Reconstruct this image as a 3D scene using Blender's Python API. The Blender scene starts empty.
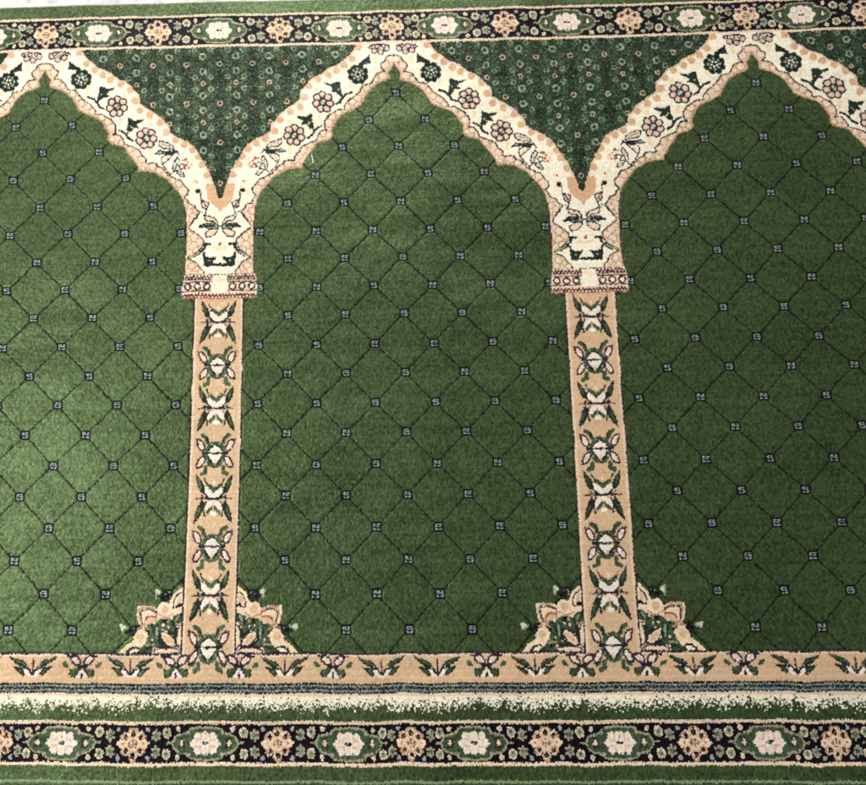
import bpy, math, random
import numpy as np

# ============================================================ camera, world, lights, exposure
scene = bpy.context.scene
S = 0.0015                      # metres per weaving unit
PILE = 0.009                    # height of the pile above the floor
cam_data = bpy.data.cameras.new("camera")
cam = bpy.data.objects.new("camera", cam_data)
scene.collection.objects.link(cam)
scene.camera = cam
cam.location = (0.05981436, -0.38342708, 1.39491863 + PILE)
cam.rotation_euler = (0.25788102, 0.01942382, -0.01910894)
cam_data.sensor_fit = 'HORIZONTAL'
cam_data.sensor_width = 36.0
cam_data.lens = 36.0 * 1000.0 / 866.0
cam_data.clip_start = 0.05
cam_data.clip_end = 100.0

world = bpy.data.worlds.new("World")
scene.world = world
world.use_nodes = True
bg = world.node_tree.nodes["Background"]
bg.inputs[0].default_value = (0.93, 0.97, 1.0, 1)
bg.inputs[1].default_value = 0.38

def area(name, loc, target, sx, sy, power, col):
    d = bpy.data.lights.new(name, 'AREA')
    d.shape = 'RECTANGLE'; d.size = sx; d.size_y = sy; d.energy = power; d.color = col
    o = bpy.data.objects.new(name, d)
    scene.collection.objects.link(o)
    o.location = loc
    v = np.array(target, float) - np.array(loc, float)
    import mathutils
    o.rotation_euler = mathutils.Vector(v).to_track_quat('-Z', 'Y').to_euler()
    return o
area("window_light", (-2.0, 0.2, 1.9), (-0.2, 0.0, 0.0), 1.1, 2.2, 68, (1.0, 0.985, 0.95))
area("ceiling_light", (-0.7, 3.3, 2.6), (0.3, 0.0, 0.0), 1.6, 1.0, 95, (1.0, 0.97, 0.92))

scene.view_settings.view_transform = 'Standard'
scene.view_settings.look = 'None'
scene.view_settings.exposure = -0.1
scene.view_settings.gamma = 1.0
scene.cycles.filter_width = 1.9

# ============================================================ weaving draft (one half repeat)
CELL = """Lp4.2:38.7 -55.6 40.8 -50.6 43.6 -46.6 46.4 -42.7 49.9 -40.7 56.8 -34 63.9 -31.5 69.8 -28.9 74.2 -23.9 80 -20.6 85.9 -18.2 90.4 -13.3 94.9 -8.7 99.3 -4.2 100.3 2.2 100.4 6 107.8 10.6 115.8 15.9 122.6 21.1 126.9 26.9 131.4 30.7 132.5 38.9 137.6 42.1 146.7 46.7 153.5 51.3 156.1 52.3 160.3 58.6 164.4 66.1 168.5 73.6 172.7 79.9 175.6 87.9 178 94.1 180.4 100.8 181.6 107.5 183.8 110
PT0:171.5 96.3 178.6 94.1 182.1 108.8 183.8 110 185.7 110.3 184.6 125.1 181.3 119.9 175.8 115.9 171.6 109.7 170.4 102.4
DT3.9:36.1 -52
DT3.9:43.7 -38.9
DT3.9:52.4 -32.2
DT3.9:61.1 -26.2
DT3.9:69.2 -21.2
DT3.8:80.3 -16.1
DT3.8:90.1 -8.8
DT3.8:95.3 2.8
DT3.8:95.8 3.4
DT3.8:100.4 13.6
DT3.8:110.8 18.9
DT3.8:121.6 26.7
DT3.8:127.9 38.1
DT3.8:137.9 46.5
DT3.7:147 51.7
DT3.7:155.7 57.9
DT3.7:162.1 65.5
DT3.7:165.6 74.2
DT3.7:171.1 85.3
DT3.7:173.1 97.6
DT3.7:174.3 104.9
Dq4.3:2.8 -36.7
Dk3.3:2.8 -36.7
Dq4.8:9.4 -30.4
Dk3.8:9.4 -30.4
Dq4.7:12.2 -18.4
Dk3.7:12.2 -18.4
Dq3.7:19.2 -15
Dk2.7:19.2 -15
Dq4:29.6 -5.9
Dk3:29.6 -5.9
Dq3.8:35.4 -1.3
Dk2.8:35.4 -1.3
Dq4.2:39.2 5.2
Dk3.2:39.2 5.2
Dq4.2:45.6 9.1
Dk3.2:45.6 9.1
Dq3.9:50.7 14.3
Dk2.9:50.7 14.3
Dq3.9:60.5 20.5
Dk2.9:60.5 20.5
Dq4.2:66.9 24.8
Dk3.2:66.9 24.8
Dq4.5:67.4 24.8
Dk3.5:67.4 24.8
Dq4.9:71.4 31.8
Dk3.9:71.4 31.8
Dq3.9:72.2 43.9
Dk2.9:72.2 43.9
Dq3.9:77.3 42.5
Dk2.9:77.3 42.5
Dq3.4:81.4 49.1
Dk2.4:81.4 49.1
Dq3.9:90.5 55.9
Dk2.9:90.5 55.9
Dq4.5:98.5 60.1
Dk3.5:98.5 60.1
Dq4.6:103.1 66.3
Dk3.6:103.1 66.3
Dq3.1:104.6 76
Dk2.1:104.6 76
Dq4.8:112.9 74.7
Dk3.8:112.9 74.7
Dq4.1:121 77.9
Dk3.1:121 77.9
Dq3.4:126 82
Dk2.4:126 82
Dq4.3:114.5 74.4
Dk3.3:114.5 74.4
Dq3.9:121.9 78.2
Dk2.9:121.9 78.2
Dq3.1:127.6 83.3
Dk2.1:127.6 83.3
Dq3.6:135.8 89.6
Dk2.6:135.8 89.6
Dq4.1:141.9 93.4
Dk3.1:141.9 93.4
Dq5.5:146.1 101.2
Dk4.5:146.1 101.2
Dq2.6:148.6 114.2
Dk1.6:148.6 114.2
Dq3.8:154.2 118.4
Dk2.8:154.2 118.4
Dq5.5:156.1 124.4
Dk4.5:156.1 124.4
Dq4.7:153.3 130.4
Dk3.7:153.3 130.4
Dq4.1:152.7 123.8
Dk3.1:152.7 123.8
Dq4.1:156.9 127.9
Dk3.1:156.9 127.9
Dq3.1:155.3 132.5
Dk2.1:155.3 132.5
Dq3.3:154.4 146.3
Dk2.3:154.4 146.3
Dq4.4:158.5 150.4
Dk3.4:158.5 150.4
Dq4.1:163.9 155.1
Dk3.1:163.9 155.1
Dq4.9:157.9 159.6
Dk3.9:157.9 159.6
Dq3.8:160.8 163.6
Dk2.8:160.8 163.6
Dq3.8:154.3 166
Dk2.8:154.3 166
Dq3.1:153 176.5
Dk2.1:153 176.5
Dq4.1:156.6 179.8
Dk3.1:156.6 179.8
Dq3.6:162.7 183.2
Dk2.6:162.7 183.2
Dq3.3:165.6 186.5
Dk2.3:165.6 186.5
Dq3.8:153.7 185.6
Dk2.8:153.7 185.6
Lh1.15:0.7 -41.5 7.9 -39.8 10 -33.9 14.1 -31.9 13.2 -26.7 9.4 -23.2 13.6 -23.1 18.4 -21.5 22.3 -15.6 24.5 -11.3 33.5 -9.6 36.7 -3.1 42.4 2.1 48.2 6 53.8 12.5 54.5 17.3 60.8 16.7 65.4 19.7 71.1 24.3 70 21.7 75.5 29.3 75.6 36.9 72.5 39 79.6 39.5 82.9 44.5 85.2 50.2 93.1 52.9 100 56.1 103.1 62.4 107.6 66.2 107.5 70.9 115.6 70.1 120.1 72.7 118.3 70.5 119.8 74.3 124.9 76.2 131.4 84.4 134.9 85.7 139.4 88.2 144 89.6 148.2 95.8 152 99.5 151.1 104.4 147.6 107.9 151.2 111 152.6 115.3 158.3 116.6 159.2 120.3 163.6 124 160.3 130 156 133.5 161.4 126.7 157.2 133.2 153.4 137.7 153.4 141 157.7 143.8 162.5 147.8 167.9 152.6 168.1 158.5 164 163.6 157.3 168.7 152.7 171.2 157 173.9 161.8 176.6 164.6 181.9 168.8 185.9 169.2 189.1
Lv1.3:148.3 118.8 148.9 127.3 148.3 122.4 149.7 130.4 150 144.9 150.4 158.1 149.9 171.2 149.1 188.7
Lq1.2:0.2 -33.5 3 -27.6 6.9 -22.4 5.7 -15.6 10.7 -13.3 17.8 -11.2 23.6 -7.3 29.4 -2 33.8 5.7 37 12.1 45.2 16.7 52.8 19.4 58.1 22.1 62.6 26.6 64.7 31.6 64.8 28.5 66.3 34.1 69 38 67.7 43.5 69.1 46.7 73.1 49.3 81.3 51.3 85.3 53.3 88 58.3 93.5 64.6 96.7 69.6 100 74.7 100.6 79 103.6 78.8 110.6 79 117.6 80.4 123.2 84.2 130.1 87.4 133.3 91.7 137.6 96.7 141.9 101.7 145.1 106.6 147.1 110.9
Dh3.7:6.6 -48.9
Da2.4:6.6 -48.9
Dh3.7:13.1 -45.1
Da2.4:13.1 -45.1
Dh3.7:19.9 -47
Da2.4:19.9 -47
Dh2.7:9.8 -52
Da1.4:9.8 -52
Dh3.2:16.5 -51.9
Da1.9:16.5 -51.9
Dh2.5:23.2 -51.7
Da1.2:23.2 -51.7
Lh1.2:4.3 -52.2 9.3 -54 15.4 -54.1 21.5 -53.7 26.2 -51
Dy1.5:13.9 -49.3
Pf0:20.8 -37.5 20.4 -35.2 19.6 -33.3 18.6 -32.3 17.5 -32.3 16.6 -33.4 16 -35.3 15.9 -37.6 16.3 -40 17.1 -41.8 18.1 -42.9 19.2 -42.8 20.1 -41.8 20.7 -39.9
Pe0:24.6 -44.5 27.5 -41.2 31.5 -38.1 37.9 -33.6 34.8 -31.6 28.8 -32.8 23.7 -33.2 25 -38.1
LK1.1:25.1 -42.6 31.4 -36 36.7 -32.6
De4:45.2 -18.6
De4:40.9 -14.5
De4:35.2 -14.6
De4:31.3 -18.8
De4:31.6 -24.7
De4:35.9 -28.8
De4:41.7 -28.7
De4:45.5 -24.5
De8.2:38.4 -21.6
Dy1.4:44.2 -21.5
Dy1.4:42.3 -17.4
Dy1.4:38 -15.7
Dy1.4:34.1 -17.6
Dy1.4:32.6 -21.8
Dy1.4:34.6 -25.9
Dy1.4:38.8 -27.5
Dy1.4:42.8 -25.7
DK1.4:45.6 -18.4
DK1.4:41.1 -14
DK1.4:35 -14.1
DK1.4:30.9 -18.6
DK1.4:31.2 -24.9
DK1.4:35.7 -29.3
DK1.4:41.9 -29.2
DK1.4:46 -24.6
Dc1:41 -21.1
Dc1:38.6 -18.8
Dc1:35.9 -20.4
Dc1:36.7 -23.7
Dc1:39.8 -24.1
Pf0:48.5 -10.3 47.3 -8.3 46 -6.9 44.8 -6.3 44.1 -6.7 43.9 -8 44.3 -9.9 45.1 -12.1 46.4 -14.1 47.7 -15.5 48.8 -16.1 49.6 -15.7 49.8 -14.4 49.4 -12.4
Pe0:57.4 -14.4 62.7 -13.7 66.4 -11.3 74.1 -13.2 73.9 -10.6 67.4 -8.2 65.1 -5.6 69.4 -2.3 62.2 -2 58.2 3.1 55.6 -0.6 57.2 -6.5
De1.7:56.9 1.2
Le1.6:57.5 1.2 56.1 5.6
Dy1.1:59.7 -5.1
Le2.3:45.7 -1.7 52.2 0.4 55.5 4.3 58.3 8.8 62.6 10.8
Dh4.7:76.8 0.8
Da2.9:76.8 0.8
Dk1.3:76.8 0.1
Dh4.7:82.4 3.9
Da2.9:82.4 3.9
Dk1.3:82.9 3.5
Dh4.7:83.4 10.5
Da2.9:83.4 10.5
Dk1.3:84 10.7
Dh4.7:79 15.7
Da2.9:79 15.7
Dk1.3:79.3 16.3
Dh4.7:72.6 15.6
Da2.9:72.6 15.6
Dk1.3:72.3 16.1
Dh4.7:68.9 10.2
Da2.9:68.9 10.2
Dk1.3:68.3 10.3
Dh4.7:70.8 3.6
Da2.9:70.8 3.6
Dk1.3:70.3 3.2
Dh4:76.3 8.6
Dy2.7:76.3 8.6
Dc1:75.8 7.8
Dc0.9:77.6 10.2
De0.9:77.3 8.1
De0.9:74.8 9.8
Pf0:82.4 25.5 82 27.7 81.2 29.4 80.2 30.4 79.1 30.3 78.2 29.4 77.7 27.6 77.6 25.4 78 23.2 78.7 21.5 79.8 20.6 80.8 20.6 81.7 21.6 82.3 23.3
Pf0:86 -1.7 85.2 -1.3 84.2 -1.5 83.1 -2.1 82.1 -3.1 81.4 -4.2 81.2 -5.3 81.5 -6.1 82.2 -6.4 83.2 -6.3 84.4 -5.7 85.4 -4.7 86 -3.6 86.2 -2.5
Pe0:88 20.6 94.3 24.3 104.3 23 103.9 25.8 97.6 28.4 100.5 33.7 94.6 32.6 90.9 37.9 86 36.1 88.2 28.4
Le1.6:88.2 35.9 86.9 40.9
Dy1.1:90.9 30.7
Dc0.7:92.3 32.3
Lv1.8:78.7 34.7 82.8 36.4
Le2.3:82.2 36.4 85.9 39 88.3 44 93.5 46.6
Dh4.6:106.8 36
Da2.9:106.8 36
Dk1.3:106.7 35.4
Dh4.6:112.8 38
Da2.9:112.8 38
Dk1.3:113.2 37.5
Dh4.6:114.9 44.2
Da2.9:114.9 44.2
Dk1.3:115.4 44.2
Dh4.6:111.4 50
Da2.9:111.4 50
Dk1.3:111.7 50.5
Dh4.6:105.1 51
Da2.9:105.1 51
Dk1.3:104.9 51.6
Dh4.6:100.6 46.5
Da2.9:100.6 46.5
Dk1.3:100 46.7
Dh4.6:101.3 39.8
Da2.9:101.3 39.8
Dk1.3:100.8 39.5
Dh3.9:107.5 43.6
Dy2.6:107.5 43.6
Dc1:107.1 42.9
Dc0.8:108.9 45.2
De0.8:108.5 43.2
De0.8:106 44.8
Pf0:115 59.6 114.6 62 113.7 63.9 112.6 64.9 111.5 64.9 110.5 63.8 109.9 61.9 109.8 59.5 110.2 57 111.1 55.1 112.2 54.1 113.3 54.1 114.3 55.2 114.9 57.2
Pf0:114.4 27.9 114.8 29.3 114.7 30.6 114.2 31.5 113.4 32 112.3 31.9 111.3 31.2 110.5 30.1 110.2 28.7 110.2 27.4 110.7 26.5 111.6 26 112.6 26.1 113.6 26.8
Pk0:120.7 46.7 125.4 47.8 130 49.2 135.7 52.7 137.1 57 131.9 55.7 124.9 54.9 121 51.7
Lh1.2:120.7 46.7 125.4 47.8 130 49.2 135.7 52.7 137.1 57 131.9 55.7 124.9 54.9 121 51.7 120.7 46.7
Ly1.3:124 50.5 129.8 51.9 133.7 55.1
Pc0:124.2 64.1 127.9 62.4 136.2 62 131.1 66.8 125.1 72.2 123.4 67.8
Lh1.1:124.2 64.1 127.9 62.4 136.2 62 131.1 66.8 125.1 72.2 123.4 67.8 124.2 64.1
Pk0:125.9 65.4 130.2 63.3 134 62.9 130 66.7 126 69.1
Py0:116.8 60.9 121.2 57.3 125.8 58 140 58.6 136.2 61 129.2 60.8 123.3 60.7
Lx0.9:116.8 60.9 121.2 57.3 125.8 58 140 58.6 136.2 61 129.2 60.8 123.3 60.7 116.8 60.9
Lx2:124.6 58.7 139.3 59.1
Lh1.3:139.4 57.7 141.5 62.1
Lh1:124.3 71.5 128.1 77.2 133.5 83.4
Pc0:139.9 64.9 142.6 68 139.1 75.3 137 80.2 135.3 76.5 136.5 70.4
Lh1.2:139.9 64.9 142.6 68 139.1 75.3 137 80.2 135.3 76.5 136.5 70.4 139.9 64.9
Pc0:141.5 74.2 144.6 71.8 147.7 73.7 147.2 76.8 144.2 77.6
Lh1.1:141.5 74.2 144.6 71.8 147.7 73.7 147.2 76.8 144.2 77.6 141.5 74.2
Pc0:138.8 79 143 78.5 146 81 148 85.7 144.3 85.3 140.4 82.1
Lh1.2:138.8 79 143 78.5 146 81 148 85.7 144.3 85.3 140.4 82.1 138.8 79
Ly1:139.6 68 137.8 76.5
Ly1:141.1 80.3 145.6 83.5
Pk0:157.5 74.6 156.9 76.3 155.6 77.6 153.9 78.3 152 78.3 150.4 77.5 149.3 76.1 149 74.4 149.6 72.7 150.8 71.3 152.6 70.6 154.5 70.7 156.1 71.5 157.2 72.9
Pf0:158.6 68.5 158.3 69.2 157.5 69.8 156.5 70.1 155.3 70 154.3 69.7 153.7 69.1 153.5 68.3 153.8 67.6 154.5 67 155.6 66.7 156.7 66.7 157.8 67.1 158.4 67.7
Dr1.8:148.5 67.6
Dr1.1:145.5 68.1
Dr1.2:151 70.4
Dr1.6:149.2 73.8
Dr1.1:148.9 77.4
Dr1.1:151.9 76.5
Dr0.8:154.5 73.3
Lh1.1:132.6 84.4 137.7 79
Pf0:162 92.5 161.2 93.3 160 93.8 158.6 93.7 157.1 93.1 156 92.1 155.5 90.9 155.6 89.8 156.3 89 157.6 88.5 159 88.6 160.4 89.2 161.5 90.2 162.1 91.4
Db1.2:160.4 92.2
Df4:161.8 101.6
De2.6:161.7 101.7
DK1.3:161.5 101.7
Lh1.2:164.5 104.1 164.6 110.7
Pk0:164.8 111 168.5 112.3 173 114.3 170.5 121.2 166.3 119.5
Lv1.3:164.8 111 168.5 112.3 173 114.3 170.5 121.2 166.3 119.5 164.8 111
Lv1:166.7 113.2 169.8 118.1 166.3 118.7
Lh1.2:170.8 120.6 169.3 125.4 167.4 127.7
Dy1.4:165.9 124.1
Pk0:169.3 127.1 172.8 128.5 179 130.4 182.3 134.5 181.5 139.1 177.5 133.9 171.8 133.3 169 131.5
Lh1.2:169.3 127.1 172.8 128.5 179 130.4 182.3 134.5 181.5 139.1 177.5 133.9 171.8 133.3 169 131.5 169.3 127.1
Pk0:178.2 141.4 182.7 140.4 181.7 145 177.6 149.3 171.2 150.7 169.2 146 173.7 142.8
Lh1.2:178.2 141.4 182.7 140.4 181.7 145 177.6 149.3 171.2 150.7 169.2 146 173.7 142.8 178.2 141.4
Py0:164.3 140 168.4 136.1 173.5 136 179.8 136.4 184.1 139.1 180.7 141.7 173.1 141.2 168.8 140.1
Lh1.1:164.3 140 168.4 136.1 173.5 136 179.8 136.4 184.1 139.1 180.7 141.7 173.1 141.2 168.8 140.1 164.3 140
Lx2.4:168.9 138.5 178.4 138.7
Lh1.4:164.9 140.3 169 136.8 163.1 139.3
Dx0.9:184.1 139.1
Lf2.4:178 161.1 183 162.5 184.5 162.5
Pf0:188.7 157.4 188.2 158.3 187.1 159 185.6 159.4 183.9 159.3 182.4 158.9 181.4 158.1 181.1 157.2 181.5 156.3 182.6 155.6 184.2 155.2 185.9 155.3 187.4 155.7 188.4 156.5
Db1.7:184.9 157.8
Le2.2:168.6 166.6 169.6 174.2 170.7 179.7
Pe0:176 172 181.8 169.9 180.7 173.8 178.6 175.1
De1.5:170.6 158.5
Le2.4:174.8 157.6 169.2 157.2 169.8 161.2 164.4 166
Ls1.6:164.4 166 159.2 168.8 154.6 170.6
Lh1.2:165.6 166.9 159.1 170.7
Pe0:168.5 167.9 171.4 170.1 176 172 181.8 170.8 179 174.4 177 178.9 172.3 180.8 168.5 180 169.5 174.9
Le2.6:171.7 179.7 178 179.3 189.3 179.2
Dy1:173.9 175
Pp0:149.1 189 188.6 189.8 186.8 214.4 147.2 213.3 147.4 197.1
Pk0:149.1 189 178.6 189.6 178.2 194.9 148.7 194.8
Lv1.3:149.4 193 151.4 190.1 153 193.1 154.9 190.1 156.5 193.1 158.4 190.2 160 193.2 161.9 190.3 163.5 193.3 165.5 190.4 167 193.4 169 190.4 170.5 193.4 172.5 190.5 174 193.5 176 190.6 177.5 193.6
Lv1:149.4 193.9 177.6 194.5
Pk0:147.7 196.1 177.1 196.7 176.4 206.1 147.1 205.8
Dv4:152.5 201.1
Dc2:152.5 201.1
Dv4:162.1 201.3
Dc2:162.1 201.3
Dv4:171.7 201.5
Dc2:171.7 201.5
Lv1.1:148 196.5 177.1 196.7
Lv1:147.4 205.9 176.4 205.9
Pc0:178.6 189.6 188.6 189.8 187.3 207.7 176.3 207.5 177 197.7
Pf0:192.7 191 192.2 192.1 191 192.9 189.3 193.4 187.4 193.4 185.7 192.8 184.6 191.9 184.2 190.8 184.7 189.7 186 188.8 187.7 188.3 189.6 188.4 191.3 188.9 192.4 189.8
Pf0:180.2 192.6 188.4 192.8 188 198 180.8 196.5
Pk0:147.9 207.4 187.3 208.2 186.9 214.1 147.6 212.8
Lv1.4:148.1 211.5 150 208.7 151.6 211.6 153.5 208.8 155.1 211.7 157 208.9 158.6 211.7 160.5 209 162.1 211.8 164 209 165.6 211.9 167.5 209.1 169 212 171 209.2 172.5 212 174.5 209.2 176 212.1 178 209.3 179.5 212.2 181.5 209.4 183 212.3 184.9 209.5 186.5 212.3 188.4 209.5
Lr1:148 212.5 186.9 214.1
Pk0:159.3 485.9 155.9 487.3 151.7 491.8 148.9 497.2 146.6 499.8 141.7 498.3 138.1 500.2 136.7 504.4 130.8 501.7 122.8 501.8 117.3 501.4 117.4 507.9 119.3 515.7 123.9 519.7 119 521.8 114.5 524.6 116.1 529.5 107.8 534.6 102.7 541 159.8 541.4 161.7 537.2 161 512.8
Pt0:139.9 504.6 140.4 506.1 141.4 507.4 142.9 508 144.4 508 145.7 507.3 146.5 506.1 146.8 504.5 146.3 503 145.2 501.8 143.8 501.1 142.3 501.1 141 501.8 140.1 503
Pt0:117.7 526.9 118.2 528.2 119.3 529.3 120.9 529.9 122.6 529.9 124.1 529.3 125.1 528.2 125.3 526.9 124.8 525.6 123.7 524.5 122.1 523.9 120.4 523.9 118.9 524.5 117.9 525.6
Pm0:159.2 507.6 155.3 508.6 148.7 511.8 139.6 511.9 135.4 515 128.7 517.1 124.5 520.3 128.9 525.3 125.7 533.4 119.5 538.5 119.8 541.5 133.2 541.4 133.8 535.4 146.1 534.3 139.2 532.3 141 521.2 148.6 523.1 154.2 529.2 155 519 160.2 514.8
Pe0:155.5 511.7 154.9 513.1 154.7 514.3 154.8 515.1 155.4 515.4 156.2 515 157.2 514.2 158 512.9 158.6 511.5 158.9 510.3 158.7 509.4 158.1 509.1 157.3 509.5 156.4 510.4
Pe0:150.1 515.9 150.8 517.1 151.6 518 152.4 518.3 153 518.1 153.2 517.4 153.1 516.3 152.6 515 151.8 513.8 151 512.9 150.2 512.5 149.7 512.7 149.4 513.4 149.6 514.6
Pe0:140 515.5 140.3 516 141.2 516.5 142.5 516.9 144 517.1 145.4 517.1 146.4 516.9 146.8 516.5 146.5 516 145.6 515.5 144.3 515.1 142.7 514.9 141.4 514.9 140.4 515.1
Pe0:133.4 523.4 134 525.3 134.6 526.8 135.2 527.6 135.7 527.5 135.9 526.6 135.8 525.1 135.4 523.1 134.8 521.2 134.2 519.7 133.5 518.9 133.1 518.9 132.9 519.9 133 521.4
Pe0:125.7 537.4 126.3 537.6 127.8 537.6 129.8 537.2 132 536.5 133.8 535.8 135 535 135.3 534.5 134.6 534.2 133.1 534.3 131.1 534.7 129 535.3 127.1 536.1 126 536.8
Pe0:135 535.5 135.6 535.8 137.2 536 139.4 536 141.9 535.8 144.2 535.5 145.7 535.2 146.2 534.8 145.6 534.5 144 534.3 141.7 534.3 139.2 534.5 137 534.8 135.5 535.2
Pe0:152.8 525.3 153.4 527.3 154 528.8 154.5 529.7 155 529.7 155.2 528.7 155.2 527.1 154.9 525 154.4 523 153.7 521.4 153.2 520.6 152.7 520.6 152.5 521.6 152.5 523.2
Pe0:120.7 539.7 121.1 540.1 122 540.4 123.4 540.5 124.9 540.5 126.2 540.3 127.1 540 127.4 539.6 127.1 539.2 126.1 538.9 124.7 538.8 123.2 538.8 121.9 539 121 539.3
Pe0:130.3 518.9 130.7 519.1 131.5 519 132.4 518.7 133.2 518.1 133.9 517.4 134.2 516.8 134.1 516.3 133.6 516.1 132.9 516.2 132 516.6 131.1 517.2 130.5 517.9 130.2 518.5
Ps0:136 523.2 136.1 525.7 136.5 527.7 136.9 528.8 137.4 528.8 137.8 527.7 138 525.7 138 523.3 137.8 520.8 137.5 518.8 137 517.7 136.6 517.6 136.2 518.7 136 520.7
Ps0:125.6 534 126.2 534.2 127.5 534.3 129.4 534.2 131.5 533.8 133.3 533.4 134.5 532.9 134.8 532.4 134.3 532.2 132.9 532.1 131 532.3 129 532.6 127.2 533.1 126 533.6
Ps0:154.5 511.4 153.8 512.6 153.5 513.6 153.5 514.4 153.9 514.6 154.6 514.3 155.4 513.6 156.3 512.5 156.9 511.3 157.3 510.3 157.3 509.6 156.9 509.3 156.2 509.6 155.3 510.4
Ps0:141.6 513.1 142 513.5 143 513.8 144.6 514 146.3 514.2 147.9 514.1 148.9 514 149.3 513.7 149 513.3 147.9 513 146.3 512.8 144.6 512.6 143 512.7 142 512.8
Pk0:159.9 516.9 157.3 518.2 155.6 523.1 155.2 529.2 154.9 533.2 160.1 538.2 160.7 529.2
Lh1.1:159.9 516.9 157.3 518.2 155.6 523.1 155.2 529.2 154.9 533.2 160.1 538.2 160.7 529.2 159.9 516.9
Pk0:134.3 540.6 134.9 537.4 141.8 536.1 149.7 536.1 154.2 536.3 159 539.2 155.7 540.5
Lh1.1:134.3 540.6 134.9 537.4 141.8 536.1 149.7 536.1 154.2 536.3 159 539.2 155.7 540.5 134.3 540.6
Pk0:155 534.5 153 529.2 148.7 525.2 143 522.4 140.2 523.2 140.8 527.8 144.3 532.3 149.6 535.3
Lh1.3:155 534.5 153 529.2 148.7 525.2 143 522.4 140.2 523.2 140.8 527.8 144.3 532.3 149.6 535.3 155 534.5
Pt0:152.2 532.8 149.6 528.2 143 524.7 142.7 527.3 146.4 531.3
Le2.2:154.1 521.1 153.8 528.2 152.1 525.2 147.4 523.2
Le2.2:147.9 535.1 141.4 532.3 138.9 529.3 139.3 523.2
Dk1:133.2 529.4
Dk1:128.4 526.3
Dk1:133.7 516.1
Dk1:149.9 512.3
Dk1:142.4 517.6
Dk1:125 531.9
Dk1:158.3 516.9
Dk1:147 518.5
Dq0.9:146.7 514.9
Dq0.9:129.1 521.2
Dq0.9:133.6 533.4
Dq0.9:127.6 529.4
Dq0.9:154.3 516.9
DK0.9:158.2 509.1
DK0.9:137.9 518.6
DK0.9:132.3 531.9
DK0.9:123.5 533.5
DK0.9:158.3 502.3
Pk0:136.3 506.2 129.7 503.1 120.6 503.2 119.3 506.9 121.7 515.1 125.4 518.2 136.3 513
Lq1.1:136.3 506.2 129.7 503.1 120.6 503.2 119.3 506.9 121.7 515.1 125.4 518.2 136.3 513 136.3 506.2
Lh1.1:135.8 507.2 129.9 504.5 122.2 505 121.1 507.9 123 516.2
Pt0:133.8 509.9 128 508.9 125 513 128.7 517.1 135.3 514
Lr1.5:136.1 510.7 131.5 510.1 126.5 511.8
Lb1.1:126.5 511.5 125.2 516.1
Lh1.1:157.6 490.7 153.5 493.4 151.1 498.7 151.5 503.4 157.7 502.3
Lf2.2:157.7 488 151.7 492.4 148.8 499.3 149.5 507.1 145.8 510.8 140 509.8
Pt0:157.3 493.4 154.8 494.5 154 499.2 157.6 500.8
Lf2.2:127.2 525.3 126 530.9 123.5 534 114.4 533.3 108 536.6 103.4 540.4
Lh1.1:120.2 535 114.7 535.5 110.5 538.5 109.6 540.7
Pc0:122.9 537 118 535.3 112.6 537.5 110.6 540 117.4 540.3
Lh1:122.9 537 118 535.3 112.6 537.5 110.6 540 117.4 540.3 122.9 537
Pe0:147.7 491.9 144 488.7 137.8 490.4 133.4 492.5 134.2 495.7 138.1 494.6 140.2 498.5 144.8 498.8 147.4 495.6
PK0:142.5 492.4 142.8 493.2 143.5 493.8 144.5 494.1 145.5 494.1 146.4 493.7 147 493.1 147.1 492.4 146.8 491.7 146.2 491.1 145.2 490.8 144.2 490.8 143.3 491.1 142.7 491.7
PK0:138.9 494.6 139.2 495.2 139.8 495.7 140.7 496 141.6 496 142.4 495.7 142.9 495.2 143.1 494.6 142.8 493.9 142.2 493.4 141.3 493.1 140.4 493.1 139.6 493.4 139.1 494
Dx1:144.4 490.4
Dy0.6:143.4 491.9
PF0:138.6 489.4 136.2 487.7 133.7 487.7 133.7 490.9 135.2 494.9 136.3 492.5 138.1 491.1
Ls1.3:133.9 488.3 134.7 495
PK0:154.7 501.3 155 502 155.7 502.5 156.6 502.7 157.7 502.7 158.5 502.4 159.1 501.9 159.3 501.3 159 500.6 158.4 500.1 157.4 499.9 156.4 499.9 155.5 500.2 154.9 500.7
Pe0:120.4 518.7 115.2 518.3 110.2 518.8 104.8 521.4 104.3 524 107.8 523.4 112 525.4 115 527.5 118 523.4
PK0:114.3 520.3 114.6 520.9 115.2 521.3 116 521.5 116.9 521.5 117.7 521.3 118.2 520.8 118.4 520.3 118.1 519.8 117.5 519.3 116.7 519.1 115.8 519.1 115 519.4 114.5 519.8
PK0:110.4 522.2 110.7 522.8 111.3 523.3 112.1 523.6 113 523.6 113.8 523.3 114.3 522.8 114.5 522.2 114.2 521.5 113.6 521.1 112.8 520.8 111.9 520.8 111.1 521.1 110.6 521.6
Dx1:117.2 519.1
Dy0.5:115.4 520.1
PF0:108.3 518.8 104.7 516.9 102.5 517.5 102.8 520 104.9 522.8 105.8 520.9 108 520.2
Ls1.3:109.7 519.5 104.9 522.6
PK0:141 513.7 141.3 514.2 142.1 514.5 143.3 514.7 144.5 514.7 145.5 514.5 146.3 514.2 146.5 513.7 146.2 513.3 145.4 512.9 144.3 512.7 143.1 512.7 142 512.9 141.3 513.3
PK0:128.2 523.3 128.3 524.1 128.7 524.7 129.2 525.1 129.7 525.1 130.1 524.7 130.4 524.1 130.4 523.3 130.2 522.5 129.9 521.8 129.4 521.5 128.9 521.5 128.5 521.9 128.2 522.5
Lq1.3:150.8 508.7 145.9 511.6 137.1 508.8
Lq1.2:129.1 521.2 123.6 517.2 118.8 520.3
LK1.7:159.4 480 161.2 512.8 160.2 529.2 159.4 541.4
LK1.5:159.3 540 153.5 540.5 142.2 541.1 134.3 540.6 124.3 541.6 101.9 541.8
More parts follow.
